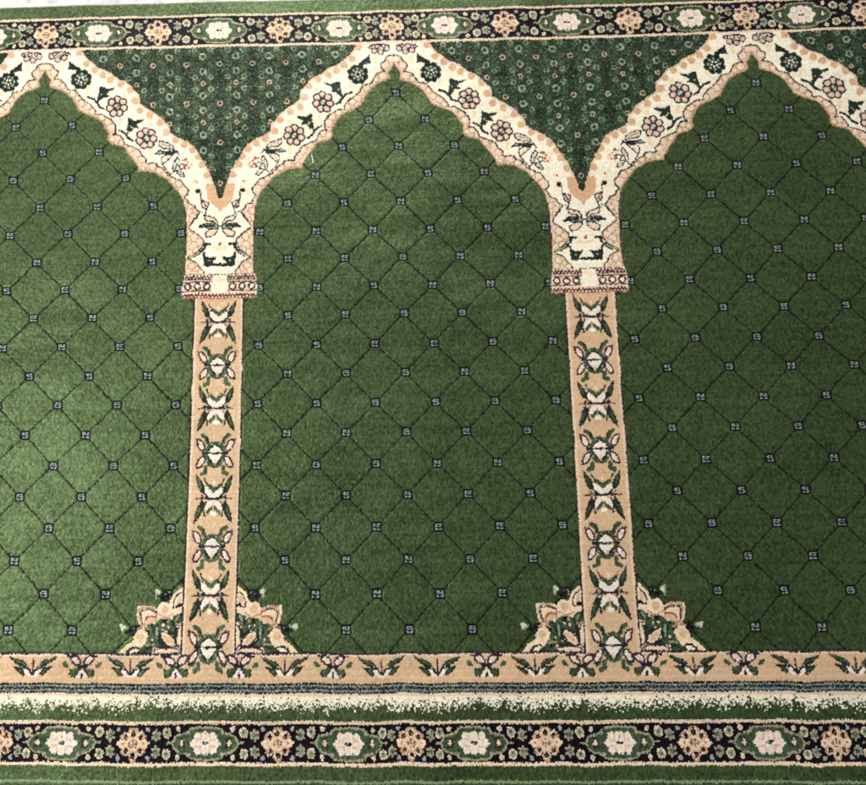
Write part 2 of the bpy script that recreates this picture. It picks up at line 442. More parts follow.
Do1.3:157.7 539.2"""
COLX = """Pe0:-17.6 -23.5 -15.7 -21.2 -13.1 -17.7 -10.5 -14.5 -9 -10 -9.9 -4.8 -13.2 -6.2 -15.7 -10.7 -17 -16.5
Pe0:-10.3 1.8 -8.4 4.6 -10.1 12.2 -13.6 18.2 -18.8 22.8 -17.7 15.8 -15.1 7.3 -12.9 3.3
Pm0:-15.8 -20.7 -12.9 -15.8 -11.7 -11.3 -13 -9.4 -15.3 -13.3
Pm0:-12.8 6.1 -11.8 9.6 -14.6 15.9 -17.1 19 -15.6 12.1
Pm0:-6.2 -15.4 -4.3 -13.8 0.7 -10.1 0.3 -5.1 -5.1 -8 -6.7 -11.8
Pm0:-7.3 12.5 -5.2 7.9 -0.3 4.8 -0.7 9.6 -3 11.7 -5.7 14.5
Pw0:-9.8 -11.3 -6.9 -11.3 0.3 -5.1 0 -0.8 -5.4 -2.1 -9.3 -5.3
Pw0:-9.2 8.7 -6.9 3.4 0 0.5 -0.3 5.1 -4.9 9.1 -7.5 11
Pm0:-4.7 -12.8 -2.7 -12 0.6 -8.4 0.4 -6.6 -3.7 -9.5
Pm0:-5.9 11 -3.2 7.5 -0.4 6.1 -0.6 8.1 -3.4 10.5
Lh1.3:-9.7 -11.6 -9.3 -5.3 -5.4 -2
Lh1.3:-6.8 2.1 -9.2 8.7 -8.2 16
Lh1.2:-9.9 -18.9 -7.2 -13.7 -7.7 -11.2
Df1.9:0.7 -14.9
Dc1:1 -15.2
Dc1.9:-0.9 13.4
Lx2:-12.3 -0.8 0 -0.3
Lv1.2:-16.9 -0.1 -12.4 -0.5
Dx1.2:-8.4 14.7
Px0:-5.9 -1 -6.2 -0.3 -6.9 0.3 -7.9 0.6 -9 0.5 -10 0.2 -10.6 -0.4 -10.8 -1.1 -10.5 -1.8 -9.8 -2.4 -8.8 -2.7 -7.7 -2.7 -6.7 -2.3 -6.1 -1.7
Dx1:-11.2 -3
Dx1:-11 1.8
Dy0.8:-9.1 -0.9"""
COLF = """Pe0:0.7 -11.2 -4.9 -10.5 -7.9 -7 -10 -0.2 -8.6 7.3 -5.9 11.6 -0.9 13.5
Lm2.6:0.6 -10.1 -4.6 -9.1 -7.2 -5.8 -9.1 -0.2 -7.8 6.4 -5.1 10.9 -0.8 12.5
Pw0:-7.8 -0.3 -4.4 -4.7 0.5 -7.9 -0.6 9.8 -4.5 5
Dm1:-5.4 -8.2
Dy0.9:-7.2 6.7
Dy0.7:-3.6 -8.8
Px0:2.2 0.1 1.8 0.6 0.9 1 -0.4 1.2 -1.8 1.2 -3 0.9 -3.9 0.5 -4.2 0 -3.8 -0.5 -2.9 -0.8 -1.6 -1 -0.2 -1 1 -0.8 1.9 -0.3
Lx1.5:-8.6 -0.2 -1 0.1
Pw0:-11.6 -9.3 -10.7 -6.9 -10.4 -4.7 -10.9 -3.1 -12.1 -2.4 -13.7 -2.8 -15.4 -4.1 -16.8 -6.2 -17.8 -8.6 -18.1 -10.8 -17.6 -12.4 -16.4 -13.1 -14.8 -12.7 -13.1 -11.4
Lv1.6:-11.6 -9.3 -10.7 -6.9 -10.4 -4.7 -10.9 -3.1 -12.1 -2.4 -13.7 -2.8 -15.4 -4.1 -16.8 -6.2 -17.8 -8.6 -18.1 -10.8 -17.6 -12.4 -16.4 -13.1 -14.8 -12.7 -13.1 -11.4 -11.6 -9.3
Pw0:-10.8 9.7 -12.4 11.8 -14.1 13.3 -15.7 13.7 -16.8 13 -17.2 11.5 -16.9 9.3 -15.8 6.9 -14.2 4.7 -12.4 3.3 -10.8 2.9 -9.7 3.6 -9.3 5.1 -9.7 7.3
Lv1.6:-10.8 9.7 -12.4 11.8 -14.1 13.3 -15.7 13.7 -16.8 13 -17.2 11.5 -16.9 9.3 -15.8 6.9 -14.2 4.7 -12.4 3.3 -10.8 2.9 -9.7 3.6 -9.3 5.1 -9.7 7.3 -10.8 9.7
Pa0:-13.9 -8.8 -13.5 -7.8 -13.2 -6.8 -13.3 -6.2 -13.6 -6 -14.2 -6.3 -14.8 -7 -15.5 -7.9 -15.9 -9 -16.2 -9.9 -16.1 -10.6 -15.8 -10.8 -15.2 -10.5 -14.6 -9.8
Pa0:-13.3 9.4 -14 10.4 -14.7 11.1 -15.3 11.4 -15.6 11.3 -15.6 10.6 -15.3 9.7 -14.8 8.6 -14.1 7.6 -13.4 6.9 -12.8 6.6 -12.5 6.8 -12.5 7.4 -12.8 8.4
Px0:-8.3 -0.2 -8.6 0.6 -9.3 1.2 -10.3 1.5 -11.4 1.5 -12.4 1.1 -13 0.5 -13.2 -0.3 -12.9 -1 -12.2 -1.6 -11.2 -1.9 -10.1 -1.9 -9.2 -1.6 -8.5 -0.9
Lv1.5:-18.6 -13.7 -17.3 -8.4
Lx1.4:-17.4 13.9 -13.1 12.8
Lm3.4:-13 -17.1 -9.1 -14.8 -7.7 -10.1
Lm3.6:-8.4 13.1 -8.5 17.8 -12 19.4
Le1.2:-8.8 -15.8 -6.9 -10.7"""
LEAFB = """Pe0:-22.4 -10.5 -19 -8.2 -9.9 -6.7 -6 -4 -4.5 -1.2 -11.3 -1.5 -16.9 -4.5 -20.2 -7
Lm1.4:-19 -8.2 -12.3 -5 -6.1 -2.5
Pe0:-18.5 -1.6 -9.1 -0.8 -5.4 3.8 -8.9 6.3 -13.3 2.8
Pm0:-13.2 0.4 -9.8 1.1 -7.7 4.3 -10 4.3
Pw0:-9.1 -0.1 -3.5 1.4 -0.3 4.8 -0.4 6.6 -4.3 6 -6.5 3.8
Dx1.1:-8.5 -1.2
Dx0.8:-2.2 2.9
Lx1.6:-9.1 -0.5 -4 0.2 -1.1 3.9
Lx1.3:0.1 -1.5 -0.3 5
Lv1.2:-0.1 -6.9 -0.3 -1.5"""
PETALB = """Pw0:-2 -3.3 -3.4 -2.8 -5.3 -3 -7.3 -3.9 -9.1 -5.4 -10.3 -7.1 -10.6 -8.8 -10 -10 -8.6 -10.5 -6.7 -10.3 -4.7 -9.4 -2.9 -7.9 -1.7 -6.2 -1.4 -4.5
Lv1.7:-2 -3.3 -3.4 -2.8 -5.3 -3 -7.3 -3.9 -9.1 -5.4 -10.3 -7.1 -10.6 -8.8 -10 -10 -8.6 -10.5 -6.7 -10.3 -4.7 -9.4 -2.9 -7.9 -1.7 -6.2 -1.4 -4.5 -2 -3.3
Pa0:-4.1 -5.3 -4.6 -5.1 -5.4 -5.3 -6.3 -5.9 -7.1 -6.6 -7.8 -7.3 -8.1 -8 -7.9 -8.4 -7.4 -8.6 -6.6 -8.4 -5.7 -7.8 -4.9 -7.1 -4.2 -6.4 -4 -5.7
Lx1.6:-13.6 -9.7 -8.4 -9.6 -6.7 -10.3
Pm0:-18.5 -5 -15 -5.4 -11.8 -2.5 -12.5 -0.5 -17 -1.5
Pm0:-10.3 0.8 -3.4 -0.8 -0.8 -0 -4.9 4.4 -9 6.9 -10.9 4.3
Le1.2:-10.3 1 -10.9 4.3 -9 6.8
Pw0:-0 -0 -0.5 6.6 -5.6 6.6 -3.7 3.4
Lx2.2:-3.8 -1.9 0.1 -1.4
Dx1.1:-1.5 -2.9
Lx1.1:-0.2 3.4 -0.5 6.6
Lh0.9:-1.7 -0 -6.7 6.6"""
MEDAL = """Pm0:-30.6 -0.6 -27.3 -5.1 -18.3 -6.9 -13.9 -10.3 -5.9 -11 -0.2 -11.2 0.7 11.9 -9.5 11.6 -15.3 8.9 -25.7 6.4 -29.8 2.9
Lz1:-35.1 -0.2 -30.5 -0.2 -27.3 -4.9 -21.7 -6 -17.1 -6.9 -13.9 -10.3 -5.9 -10.9 -0.2 -11.1
Lz1:-30.5 0.3 -28.6 3.8 -23.9 6.8 -17.7 7.4 -14.1 10.6 -8.4 11.6 0.7 11.9
Dz1.4:-15.8 -7.3
Dz1.4:-15.1 8
Pk0:-21 -0.2 -21 0.9 -21.2 1.8 -21.6 2.4 -22.1 2.4 -22.5 1.9 -22.9 0.9 -23 -0.2 -23 -1.4 -22.7 -2.3 -22.3 -2.8 -21.9 -2.8 -21.4 -2.3 -21.1 -1.4
Pk0:-19.5 0.2 -19.7 0.5 -20.4 0.8 -21.4 0.9 -22.5 0.9 -23.5 0.8 -24.2 0.5 -24.5 0.2 -24.2 -0.1 -23.6 -0.3 -22.6 -0.5 -21.4 -0.5 -20.4 -0.3 -19.7 -0.1
Lh0.9:-24.7 -3.3 -20.4 -2.9 -18.8 2.9 -24.1 2.9
Dw3.6:-9.4 0.2
Dw3.5:-7.3 -4.2
Dw3.4:-7 4.7
Pw0:-0 -1.9 -1.2 -2.1 -2.3 -2.4 -3.2 -3 -3.9 -3.8 -4.2 -4.7 -4.3 -5.6 -4 -6.5 -3.4 -7.2 -2.5 -7.8 -1.4 -8.2 -0.3 -8.4
Pw0:0.3 8.5 -0.8 8.4 -1.9 8 -2.8 7.5 -3.4 6.7 -3.8 5.9 -3.8 5 -3.5 4.1 -2.9 3.4 -2.1 2.8 -1 2.4 0.1 2.3
Pw0:0.3 6.3 -2 6 -4.1 5.3 -5.8 4.2 -7.1 2.7 -7.8 1.1 -7.9 -0.7 -7.3 -2.4 -6.2 -3.9 -4.5 -5 -2.4 -5.8 -0.2 -6
Dw1.2:-13.4 0.2
Df1.3:-5 -3.4
Df1.3:-4.7 3.7
Df1.3:0.2 5.4
Df1.3:-0.2 -5.6
Df1.3:-8.9 0.2
La1:-8.9 -2 -5 -2 -3.9 -5.6
La1:-8.8 2.4 -4.8 2.4 -3.5 6.1
Px0:3.7 0.2 3.3 0.7 2.3 1.1 0.9 1.3 -0.7 1.3 -2.2 1.1 -3.2 0.7 -3.6 0.2 -3.3 -0.3 -2.3 -0.7 -0.8 -0.9 0.8 -0.9 2.3 -0.7 3.3 -0.3
Py0:1.2 0.2 1.1 0.3 0.8 0.4 0.3 0.5 -0.2 0.5 -0.7 0.4 -1 0.3 -1.1 0.2 -1 0 -0.7 -0.1 -0.2 -0.2 0.3 -0.2 0.7 -0.1 1.1 0
Da0.7:-4.1 -1.1
Da0.7:-4 1.9
Da0.7:-0.1 -2.9
Da0.7:0.2 3.2"""
CLUSTER = """Dk3.9:-32 -7.6
Ds2.9:-32 -7.6
Dh1.1:-32.1 -7.9
Dh0.9:-31.5 7.4
Dk3.8:-31.5 7.6
Ds2.8:-31.5 7.6
Dh1.1:-32.1 -7.9
Dh0.9:-31.5 7.4
Dk2:-42.5 -9.9
Dk2:-42 10.2
Do0.8:-42.5 -9.9
Do0.9:-42 10.2
Di1.3:-18.6 -4.1
Di1.3:-21.4 -2.5
Di1.3:-24.5 -4.1
Di1.3:-24.7 -7.3
Di1.3:-21.9 -8.9
Di1.3:-18.8 -7.3
Ds3.4:-21.7 -5.7
Dm1.7:-21.7 -5.7
Dy0.7:-21.7 -5.7
LK1:-16 -6.6 -19.4 -5.7
Di1.3:-18.4 7.4
Di1.3:-21.2 8.9
Di1.3:-24.2 7.4
Di1.3:-24.5 4.3
Di1.3:-21.6 2.7
Di1.3:-18.6 4.2
Ds3.3:-21.4 5.8
Dm1.7:-21.4 5.8
Dy0.7:-21.4 5.8
LK1:-15.8 4.9 -19.1 5.8
Do1.7:-14 -10.2
Do1.9:-14.1 10.5
Dk1:-14.8 0.1"""
ROSETTE = """Dk3.7:-7.9 -4.8
Dk3.6:-7.3 5.1
Dk3.6:-10.5 0.1
Pk0:-0.2 -3.8 -1.6 -3.9 -2.9 -4.4 -3.9 -5.1 -4.7 -6 -5.2 -7 -5.2 -8.1 -4.9 -9.1 -4.2 -10 -3.3 -10.7 -2 -11.2 -0.7 -11.4
Pk0:0.8 12.8 -0.6 12.6 -1.8 12.2 -2.9 11.6 -3.7 10.7 -4.1 9.7 -4.2 8.7 -3.9 7.7 -3.2 6.8 -2.2 6.1 -1 5.7 0.3 5.5
Pt0:0.5 7.5 -2.1 7.2 -4.5 6.4 -6.5 5.1 -8 3.4 -8.9 1.5 -9 -0.5 -8.4 -2.4 -7.1 -4.2 -5.3 -5.5 -3 -6.4 -0.4 -6.7
DK2.1:-0.4 -7.1
Db0.8:-0.1 -6.7
DK2.2:0.5 8.3
Db0.8:0.9 8.7
DK2:-7.1 -4.7
Db0.8:-6.8 -4.3
DK2:-6.5 5.1
Db0.8:-6.1 5.4
Lq1:-4.1 -7.5 -3.2 -10.7 2 -10.7
Lq1:-9.5 -3 -11.9 -4.8 -8.6 -7.1
Lq1:-9.1 3.6 -11.2 5.8 -7.7 7.5
Lq1:-3 9.6 -1.7 12.2 0.8 12.6
Dr1:-9.8 0.1
Pb0:0.2 3.6 -0.9 3.5 -2 3.1 -2.9 2.6 -3.6 1.8 -4 0.9 -4 -0 -3.8 -0.8 -3.2 -1.6 -2.4 -2.2 -1.3 -2.6 -0.2 -2.7
Pk0:0.2 2.9 -0.7 2.8 -1.6 2.5 -2.3 2.1 -2.8 1.5 -3.1 0.8 -3.1 0.1 -2.9 -0.5 -2.5 -1.1 -1.8 -1.6 -1 -1.9 -0.1 -2
Ps0:0.1 2 -0.4 1.9 -0.9 1.7 -1.4 1.5 -1.7 1.1 -1.9 0.7 -1.9 0.3 -1.8 -0.1 -1.5 -0.5 -1.1 -0.8 -0.6 -1 -0.1 -1
Dr0.9:-2.5 0.5
Dr0.7:0.2 2.7
Dr0.7:-0.1 -1.7
Lk1.1:-8.2 0.1 -3.8 -2.6 -0.2 -4
Lk1.1:-8.2 0.1 -3.4 3.1 0.3 4.4"""
OUTER = [38.7, -55.6, 40.8, -50.6, 43.6, -46.6, 46.4, -42.7, 49.9, -40.7, 56.8, -34.0, 63.9, -31.5, 69.8, -28.9, 74.2, -23.9, 80.0, -20.6, 85.9, -18.2, 90.4, -13.3, 94.9, -8.7, 99.3, -4.2, 100.3, 2.2, 100.4, 6.0, 107.8, 10.6, 115.8, 15.9, 122.6, 21.1, 126.9, 26.9, 131.4, 30.7, 132.5, 38.9, 137.6, 42.1, 146.7, 46.7, 153.5, 51.3, 156.1, 52.3, 160.3, 58.6, 164.4, 66.1, 168.5, 73.6, 172.7, 79.9, 175.6, 87.9, 178.0, 94.1, 180.4, 100.8, 181.6, 107.5, 183.8, 110.0]
INNER = [0.2, -33.5, 3.0, -27.6, 6.9, -22.4, 5.7, -15.6, 10.7, -13.3, 17.8, -11.2, 23.6, -7.3, 29.4, -2.0, 33.8, 5.7, 37.0, 12.1, 45.2, 16.7, 52.8, 19.4, 58.1, 22.1, 62.6, 26.6, 64.7, 31.6, 64.8, 28.5, 66.3, 34.1, 69.0, 38.0, 67.7, 43.5, 69.1, 46.7, 73.1, 49.3, 81.3, 51.3, 85.3, 53.3, 88.0, 58.3, 93.5, 64.6, 96.7, 69.6, 100.0, 74.7, 100.6, 79.0, 103.6, 78.8, 110.6, 79.0, 117.6, 80.4, 123.2, 84.2, 130.1, 87.4, 133.3, 91.7, 137.6, 96.7, 141.9, 101.7, 145.1, 106.6, 147.1, 110.9, 148.3, 118.8, 148.9, 127.3, 148.3, 122.4, 149.7, 130.4, 150.0, 144.9, 150.4, 158.1, 149.9, 171.2, 149.1, 188.7]
PEARL = [0.7, -41.5, 7.9, -39.8, 10.0, -33.9, 14.1, -31.9, 13.2, -26.7, 9.4, -23.2, 13.6, -23.1, 18.4, -21.5, 22.3, -15.6, 24.5, -11.3, 33.5, -9.6, 36.7, -3.1, 42.4, 2.1, 48.2, 6.0, 53.8, 12.5, 54.5, 17.3, 60.8, 16.7, 65.4, 19.7, 71.1, 24.3, 70.0, 21.7, 75.5, 29.3, 75.6, 36.9, 72.5, 39.0, 79.6, 39.5, 82.9, 44.5, 85.2, 50.2, 93.1, 52.9, 100.0, 56.1, 103.1, 62.4, 107.6, 66.2, 107.5, 70.9, 115.6, 70.1, 120.1, 72.7, 118.3, 70.5, 119.8, 74.3, 124.9, 76.2, 131.4, 84.4, 134.9, 85.7, 139.4, 88.2, 144.0, 89.6, 148.2, 95.8, 152.0, 99.5, 151.1, 104.4, 147.6, 107.9, 151.2, 111.0, 152.6, 115.3, 158.3, 116.6, 159.2, 120.3, 163.6, 124.0, 160.3, 130.0, 156.0, 133.5, 161.4, 126.7, 157.2, 133.2, 153.4, 137.7, 153.4, 141.0, 157.7, 143.8, 162.5, 147.8, 167.9, 152.6, 168.1, 158.5, 164.0, 163.6, 157.3, 168.7, 152.7, 171.2, 157.0, 173.9, 161.8, 176.6, 164.6, 181.9, 168.8, 185.9, 169.2, 189.1]
ORN = [159.3, 485.9, 155.9, 487.3, 151.7, 491.8, 148.9, 497.2, 146.6, 499.8, 141.7, 498.3, 138.1, 500.2, 136.7, 504.4, 130.8, 501.7, 122.8, 501.8, 117.3, 501.4, 117.4, 507.9, 119.3, 515.7, 123.9, 519.7, 119.0, 521.8, 114.5, 524.6, 116.1, 529.5, 107.8, 534.6, 102.7, 541.0, 159.8, 541.4, 161.7, 537.2, 161.0, 512.8]
WX = [-0.000432, 0.004338, -0.009241, 0.006936, 0.00242, 0.592973, -0.006438, 0.005193, 0.001365, 0.004287, -0.000123, -0.000266, 0.007402, 0.00216, 0.000526]
WY = [0.031729, -0.615125, 0.011378, -0.032094, -0.025984, -0.005882, -0.003489, -0.000948, 0.000376, 0.003024, -0.000496, -0.001204, 0.000414, -0.002733, -0.001001]
cell_cap = (149.1, 189.0)
P = 369.3                       # width of one prayer place in weaving units
H = P / 2
T0, T1, T2 = -109.5, -91.7, -56.4
L1, L2, L3, L4, L5, L6, L7 = 541.2, 563.8, 571.2, 592.8, 621.9, 633.9, 640.5
UMAX = 600.0
A = 29.0

def srgb(r, g, b):
    f = lambda c: (c / 255.0) / 12.92 if c / 255.0 <= 0.04045 else ((c / 255.0 + 0.055) / 1.055) ** 2.4
    return (f(r), f(g), f(b))
YARN = {                        # dyed yarn colours
    'g': srgb(39, 50, 27), 'G': srgb(42, 53, 30), 'd': srgb(20, 30, 18), 'c': srgb(236, 226, 202),
    't': srgb(202, 169, 134), 'F': srgb(196, 194, 166), 'Q': srgb(98, 112, 90), 'T': srgb(204, 162, 126), 'p': srgb(218, 190, 164), 'k': srgb(226, 200, 172), 'q': srgb(172, 136, 108),
    'h': srgb(48, 38, 40), 'v': srgb(70, 46, 50), 'e': srgb(33, 41, 33), 'm': srgb(52, 66, 46),
    'y': srgb(134, 148, 130), 'f': srgb(236, 208, 170), 'x': srgb(34, 34, 46), 'K': srgb(18, 14, 22),
    'w': srgb(230, 214, 198), 'r': srgb(158, 84, 70), 'b': srgb(110, 78, 48), 's': srgb(128, 138, 112),
    'z': srgb(150, 146, 118), 'o': srgb(146, 149, 150), 'n': srgb(30, 41, 28), 'N': srgb(50, 64, 45), 'a': srgb(208, 178, 160), 'u': srgb(84, 90, 88),
    'R': srgb(122, 134, 112), 'i': srgb(172, 150, 126), 'l': srgb(118, 138, 100),
}
KEYS = list(YARN)
IDX = {k: i for i, k in enumerate(KEYS)}

RES = 0.45
V0 = -114.0
CW = int(H / RES) + 2
CH = int((L7 + 4 - V0) / RES) + 2
gu = (np.arange(CW) + 0.5) * RES
gv = V0 + (np.arange(CH) + 0.5) * RES
col = np.full((CH, CW), IDX['g'], np.uint8)
reg = np.full((CH, CW), 8, np.uint8)

def box(u0, v0, u1, v1):
    a = max(0, int((u0) / RES) - 1); b = min(CW, int((u1) / RES) + 2)
    c = max(0, int((v0 - V0) / RES) - 1); d = min(CH, int((v1 - V0) / RES) + 2)
    return a, b, c, d
def put(mask, a, b, c, d, key, region=None, only=None):
    if only is not None:
        mask = mask & np.isin(reg[c:d, a:b], only)
    if key is not None: col[c:d, a:b][mask] = IDX[key]
    if region is not None: reg[c:d, a:b][mask] = region
def fill(pts, key, region=None, only=None):
    pts = np.asarray(pts, float).reshape(-1, 2)
    a, b, c, d = box(pts[:, 0].min(), pts[:, 1].min(), pts[:, 0].max(), pts[:, 1].max())
    if a >= b or c >= d: return
    X, Y = np.meshgrid(gu[a:b], gv[c:d]); ins = np.zeros(X.shape, bool)
    n = len(pts)
    for i in range(n):
        x0, y0 = pts[i]; x1, y1 = pts[(i + 1) % n]
        if y0 == y1: continue
        cr = ((y0 > Y) != (y1 > Y)) & (X < (x1 - x0) * (Y - y0) / (y1 - y0) + x0)
        ins ^= cr
    put(ins, a, b, c, d, key, region, only)
def line(pts, w, key, region=None, only=None):
    pts = np.asarray(pts, float).reshape(-1, 2); r = w / 2
    for (x0, y0), (x1, y1) in zip(pts[:-1], pts[1:]):
        a, b, c, d = box(min(x0, x1) - r, min(y0, y1) - r, max(x0, x1) + r, max(y0, y1) + r)
        if a >= b or c >= d: continue
        X, Y = np.meshgrid(gu[a:b], gv[c:d])
        dx, dy = x1 - x0, y1 - y0; L = dx * dx + dy * dy + 1e-9
        t = np.clip(((X - x0) * dx + (Y - y0) * dy) / L, 0, 1)
        put((X - x0 - t * dx) ** 2 + (Y - y0 - t * dy) ** 2 < r * r, a, b, c, d, key, region, only)
def disc(u, v, r, key, region=None, only=None):
    a, b, c, d = box(u - r, v - r, u + r, v + r)
    if a >= b or c >= d: return
    X, Y = np.meshgrid(gu[a:b], gv[c:d])
    put((X - u) ** 2 + (Y - v) ** 2 < r * r, a, b, c, d, key, region, only)
def rect(u0, v0, u1, v1, key, region=None, only=None):
    fill([u0, v0, u1, v0, u1, v1, u0, v1], key, region, only)
def parse(txt):
    out = []
    for ln in txt.split('\n'):
        h, p = ln.split(':')
        out.append((h[0], h[1], float(h[2:]), np.array([float(t) for t in p.split()]).reshape(-1, 2)))
    return out
def play(ops, cu=0.0, cv=0.0, su=1.0, sv=1.0, mirrors=((1, 1),), region=None, only=None):
    for mu, mv in mirrors:
        for op, k, w, p in ops:
            q = p * np.array([mu * su, mv * sv]) + np.array([cu, cv])
            if op == 'P': fill(q, k, region, only)
            elif op == 'L': line(q, max(w * 1.15, 1.35), k, region, only)
            else: disc(q[0, 0], q[0, 1], w * (0.5 * (su + sv)), k, region, only)

# ---- field with its lattice
X, Y = np.meshgrid(gu, gv)
for sgn in (1, -1):
    t = ((X + sgn * Y) / A) % 2.0
    dist = np.minimum(t, 2 - t) * A / math.sqrt(2)
    col[dist < 0.7] = IDX['d']
# ---- arch band
outer = np.array(OUTER).reshape(-1, 2); inner = np.array(INNER).reshape(-1, 2); pearl = np.array(PEARL).reshape(-1, 2)
CAPV = inner[-1, 1]
band = [(-1, T2)] + list(outer) + [(H + 2, outer[-1, 1])] + [(H + 2, CAPV), (inner[-1, 0], CAPV)] + list(inner[::-1]) + [(-1, inner[0, 1] - 2)]
fill(band, 'c', 4)
pb = [(-1, pearl[0, 1])] + list(pearl) + [(pearl[-1, 0], CAPV)] + list(inner[::-1]) + [(-1, inner[0, 1] - 2)]
fill(pb, 'p', 4, [4])
cell = parse(CELL)
# split the list: the arch ops come first, then the capital, then the corner ornament
n_cap = next(i for i, o in enumerate(cell) if o[0] == 'P' and o[1] == 'p' and abs(o[3][0, 0] - cell_cap[0]) < 0.06 and abs(o[3][0, 1] - cell_cap[1]) < 0.06)
n_orn = next(i for i, o in enumerate(cell) if o[0] == 'P' and o[1] == 'k' and len(o[3]) * 2 == len(ORN) and abs(o[3][0, 0] - ORN[0]) < 0.06)
play(cell[:n_cap], region=4, only=[4])
play([cell[i] for i in range(n_cap) if cell[i][0] == 'L' and cell[i][1] in 'qv' and len(cell[i][3]) > 8], region=4, only=[4, 8])
# ---- spandrel
sp = [(outer[0, 0], T2 - 1)] + list(outer) + [(H + 2, outer[-1, 1]), (H + 2, T2 - 1)]
fill(sp, 'n', 3)
us, vs = 35.2, 43.3
for n in range(-6, 1):
    for m in range(-1, 5):
        cu0 = H + n * us; dv = m * vs - 43.3
        def ring(u, v, r, k, hole='n'):
            disc(u, v, r + 1.1, 'n', None, [3]); disc(u, v, r, k, None, [3]); disc(u, v, r * 0.5, hole, None, [3])
        ring(cu0 + us / 2, -1 + dv, 4.0, 'R'); ring(cu0 + us / 2, 15.5 + dv, 3.9, 'R')
        ring(cu0 + us / 2, 28.7 + dv, 2.7, 'i'); ring(cu0, 7.3 + dv, 3.0, 'i', 'K')
        for s in (-1, 1):
            ring(cu0 + us / 2 + s * 8.2, -8.3 + dv, 3.0, 'Q'); ring(cu0 + us / 2 + s * 8.4, 21.8 + dv, 2.9, 'Q')
            ring(cu0 + s * 4.8, -28.5 + dv + 43.3 + 12, 1.6, 'N'); ring(cu0 + s * 10.5, 9 + dv, 1.7, 'N')
        disc(cu0, -15.5 + dv, 6.4, 'd', None, [3])
        for a in range(-2, 3):
            for b in range(-2, 3):
                if abs(a) + abs(b) < 4: disc(cu0 + a * 2.3, -15.5 + dv + b * 2.3, 0.7, 'N', None, [3])
# ---- capital and column
rect(H - 24.2, CAPV + 10, H + 5, L1 + 2, 't', 6)
play(cell[n_orn:], region=7, only=[8, 7])
line([H - 24.6, CAPV + 12, H - 24.6, L1], 1.5, 'h', 6)
line([H - 22.7, CAPV + 12, H - 22.7, L1 + 3], 2.3, 'p', 6)
play(cell[n_cap:n_orn], region=5)
cx_ops, cf_ops = parse(COLX), parse(COLF)
# ---- base band
rect(-1, L1, H + 5, L2, 't', 9)
rect(-1, L1 + .3, H - 25, L1 + 2.2, 'p', 9)
rect(-1, L1 - 1.0, H - 24, L1 + 0.5, 'x', 9)
lf, pt = parse(LEAFB), parse(PETALB)
for c in (25.5, 114.0): play(lf, c, 552.5, mirrors=((1, 1), (-1, 1)), region=9, only=[9])
for c in (70.0, 155.8): play(pt, c, 552.5, mirrors=((1, 1), (-1, 1)), region=9, only=[9, 6])
cvs = [238.3 + 42.65 * i for i in range(7)] + [536.0]
for i, cv in enumerate(cvs):
    play(cx_ops if i % 2 == 0 else cf_ops, H, cv, 1.0, 1.0 if i < 7 else .95, mirrors=((1, 1),), only=[6, 9])
# ---- dark stripe
rect(-1, L2, H + 5, L3, 'x', 10)
for v, k, w in ((L2 + .4, 'K', 1.3), (L2 + 2.0, 'u', 1.2), (L2 + 3.7, 'K', 1.4), (L2 + 5.5, 'u', 1.3), (L3 - .3, 'x', 1.3)):
    line([-1, v, H + 5, v], w, k, 10)
for i in range(90):
    disc(i * 2.1, L2 + 2.1 + (.35 if i % 2 else -.35), .7, 'y', 10); disc(i * 2.1 + 1, L2 + 5.4 + (.35 if i % 2 else -.35), .7, 'y', 10)
for i in range(80):
    disc(i * 2.4, L2 + 3.7 + (.5 if i % 2 else -.5), .55, 'u', 10)
# ---- fade band (its stipple is woven below)
rect(-1, L3 + .3, H + 5, L4, 'c', 11)
# ---- floral borders
med, clu, ros = parse(MEDAL), parse(CLUSTER), parse(ROSETTE)
m4 = ((1, 1), (-1, 1))
for top, bot, region in ((T1, T2, 2), (L4, L5, 12)):
    rect(-1, top - 1.2, H + 5, bot + 1.2, 'K', region)
    cv = (top + bot) / 2; sv = (bot - top - 2) / 27.2
    for c in (H, 56.0):
        play(med, c, cv, .97, sv, mirrors=m4, region=region)
    for c, su in ((0, .80), (119.8, .95)):
        play(clu, c, cv, su, sv, mirrors=m4, region=region)
        play(ros, c, cv, .95 if c else .9, sv, mirrors=m4, region=region)
    line([-1, top, H + 5, top], 2.5, 'k', region); line([-1, bot, H + 5, bot], 2.4, 'k', region)
# ---- plain edge bands
rect(-1, V0 - 1, H + 5, T1 - 1.2, 'G', 1)
rect(-1, L5 + 1.2, H + 5, L7 + 5, 'G', 13)
line([-1, T0 + 1.2, H + 5, T0 + 1.2], 3.4, 'l', 1)
line([-1, L6, H + 5, L6], 2.0, 'l', 13)

def lowfreq(sh, cellx, celly, amp, seed):
    r = np.random.default_rng(seed)
    ny, nx = int(sh[0] / celly) + 3, int(sh[1] / cellx) + 3
    g = r.normal(0, amp, (ny, nx)); fy = np.arange(sh[0]) / celly; fx = np.arange(sh[1]) / cellx
    iy = fy.astype(int); ix = fx.astype(int); ty = fy - iy; tx = fx - ix
    ty = (ty * ty * (3 - 2 * ty))[:, None]; tx = (tx * tx * (3 - 2 * tx))[None, :]
    g00 = g[iy][:, ix]; g01 = g[iy][:, ix + 1]; g10 = g[iy + 1][:, ix]; g11 = g[iy + 1][:, ix + 1]
    return (g00 * (1 - tx) + g01 * tx) * (1 - ty) + (g10 * (1 - tx) + g11 * tx) * ty

# ============================================================ the carpet as tufts
PITCH = 0.9
rng = np.random.default_rng(7)
NU = int(2 * UMAX / PITCH); NV = int((L7 - T0) / PITCH)
tu = -UMAX + (np.arange(NU) + .5) * PITCH; tv = T0 + (np.arange(NV) + .5) * PITCH
TU, TV = np.meshgrid(tu, tv)
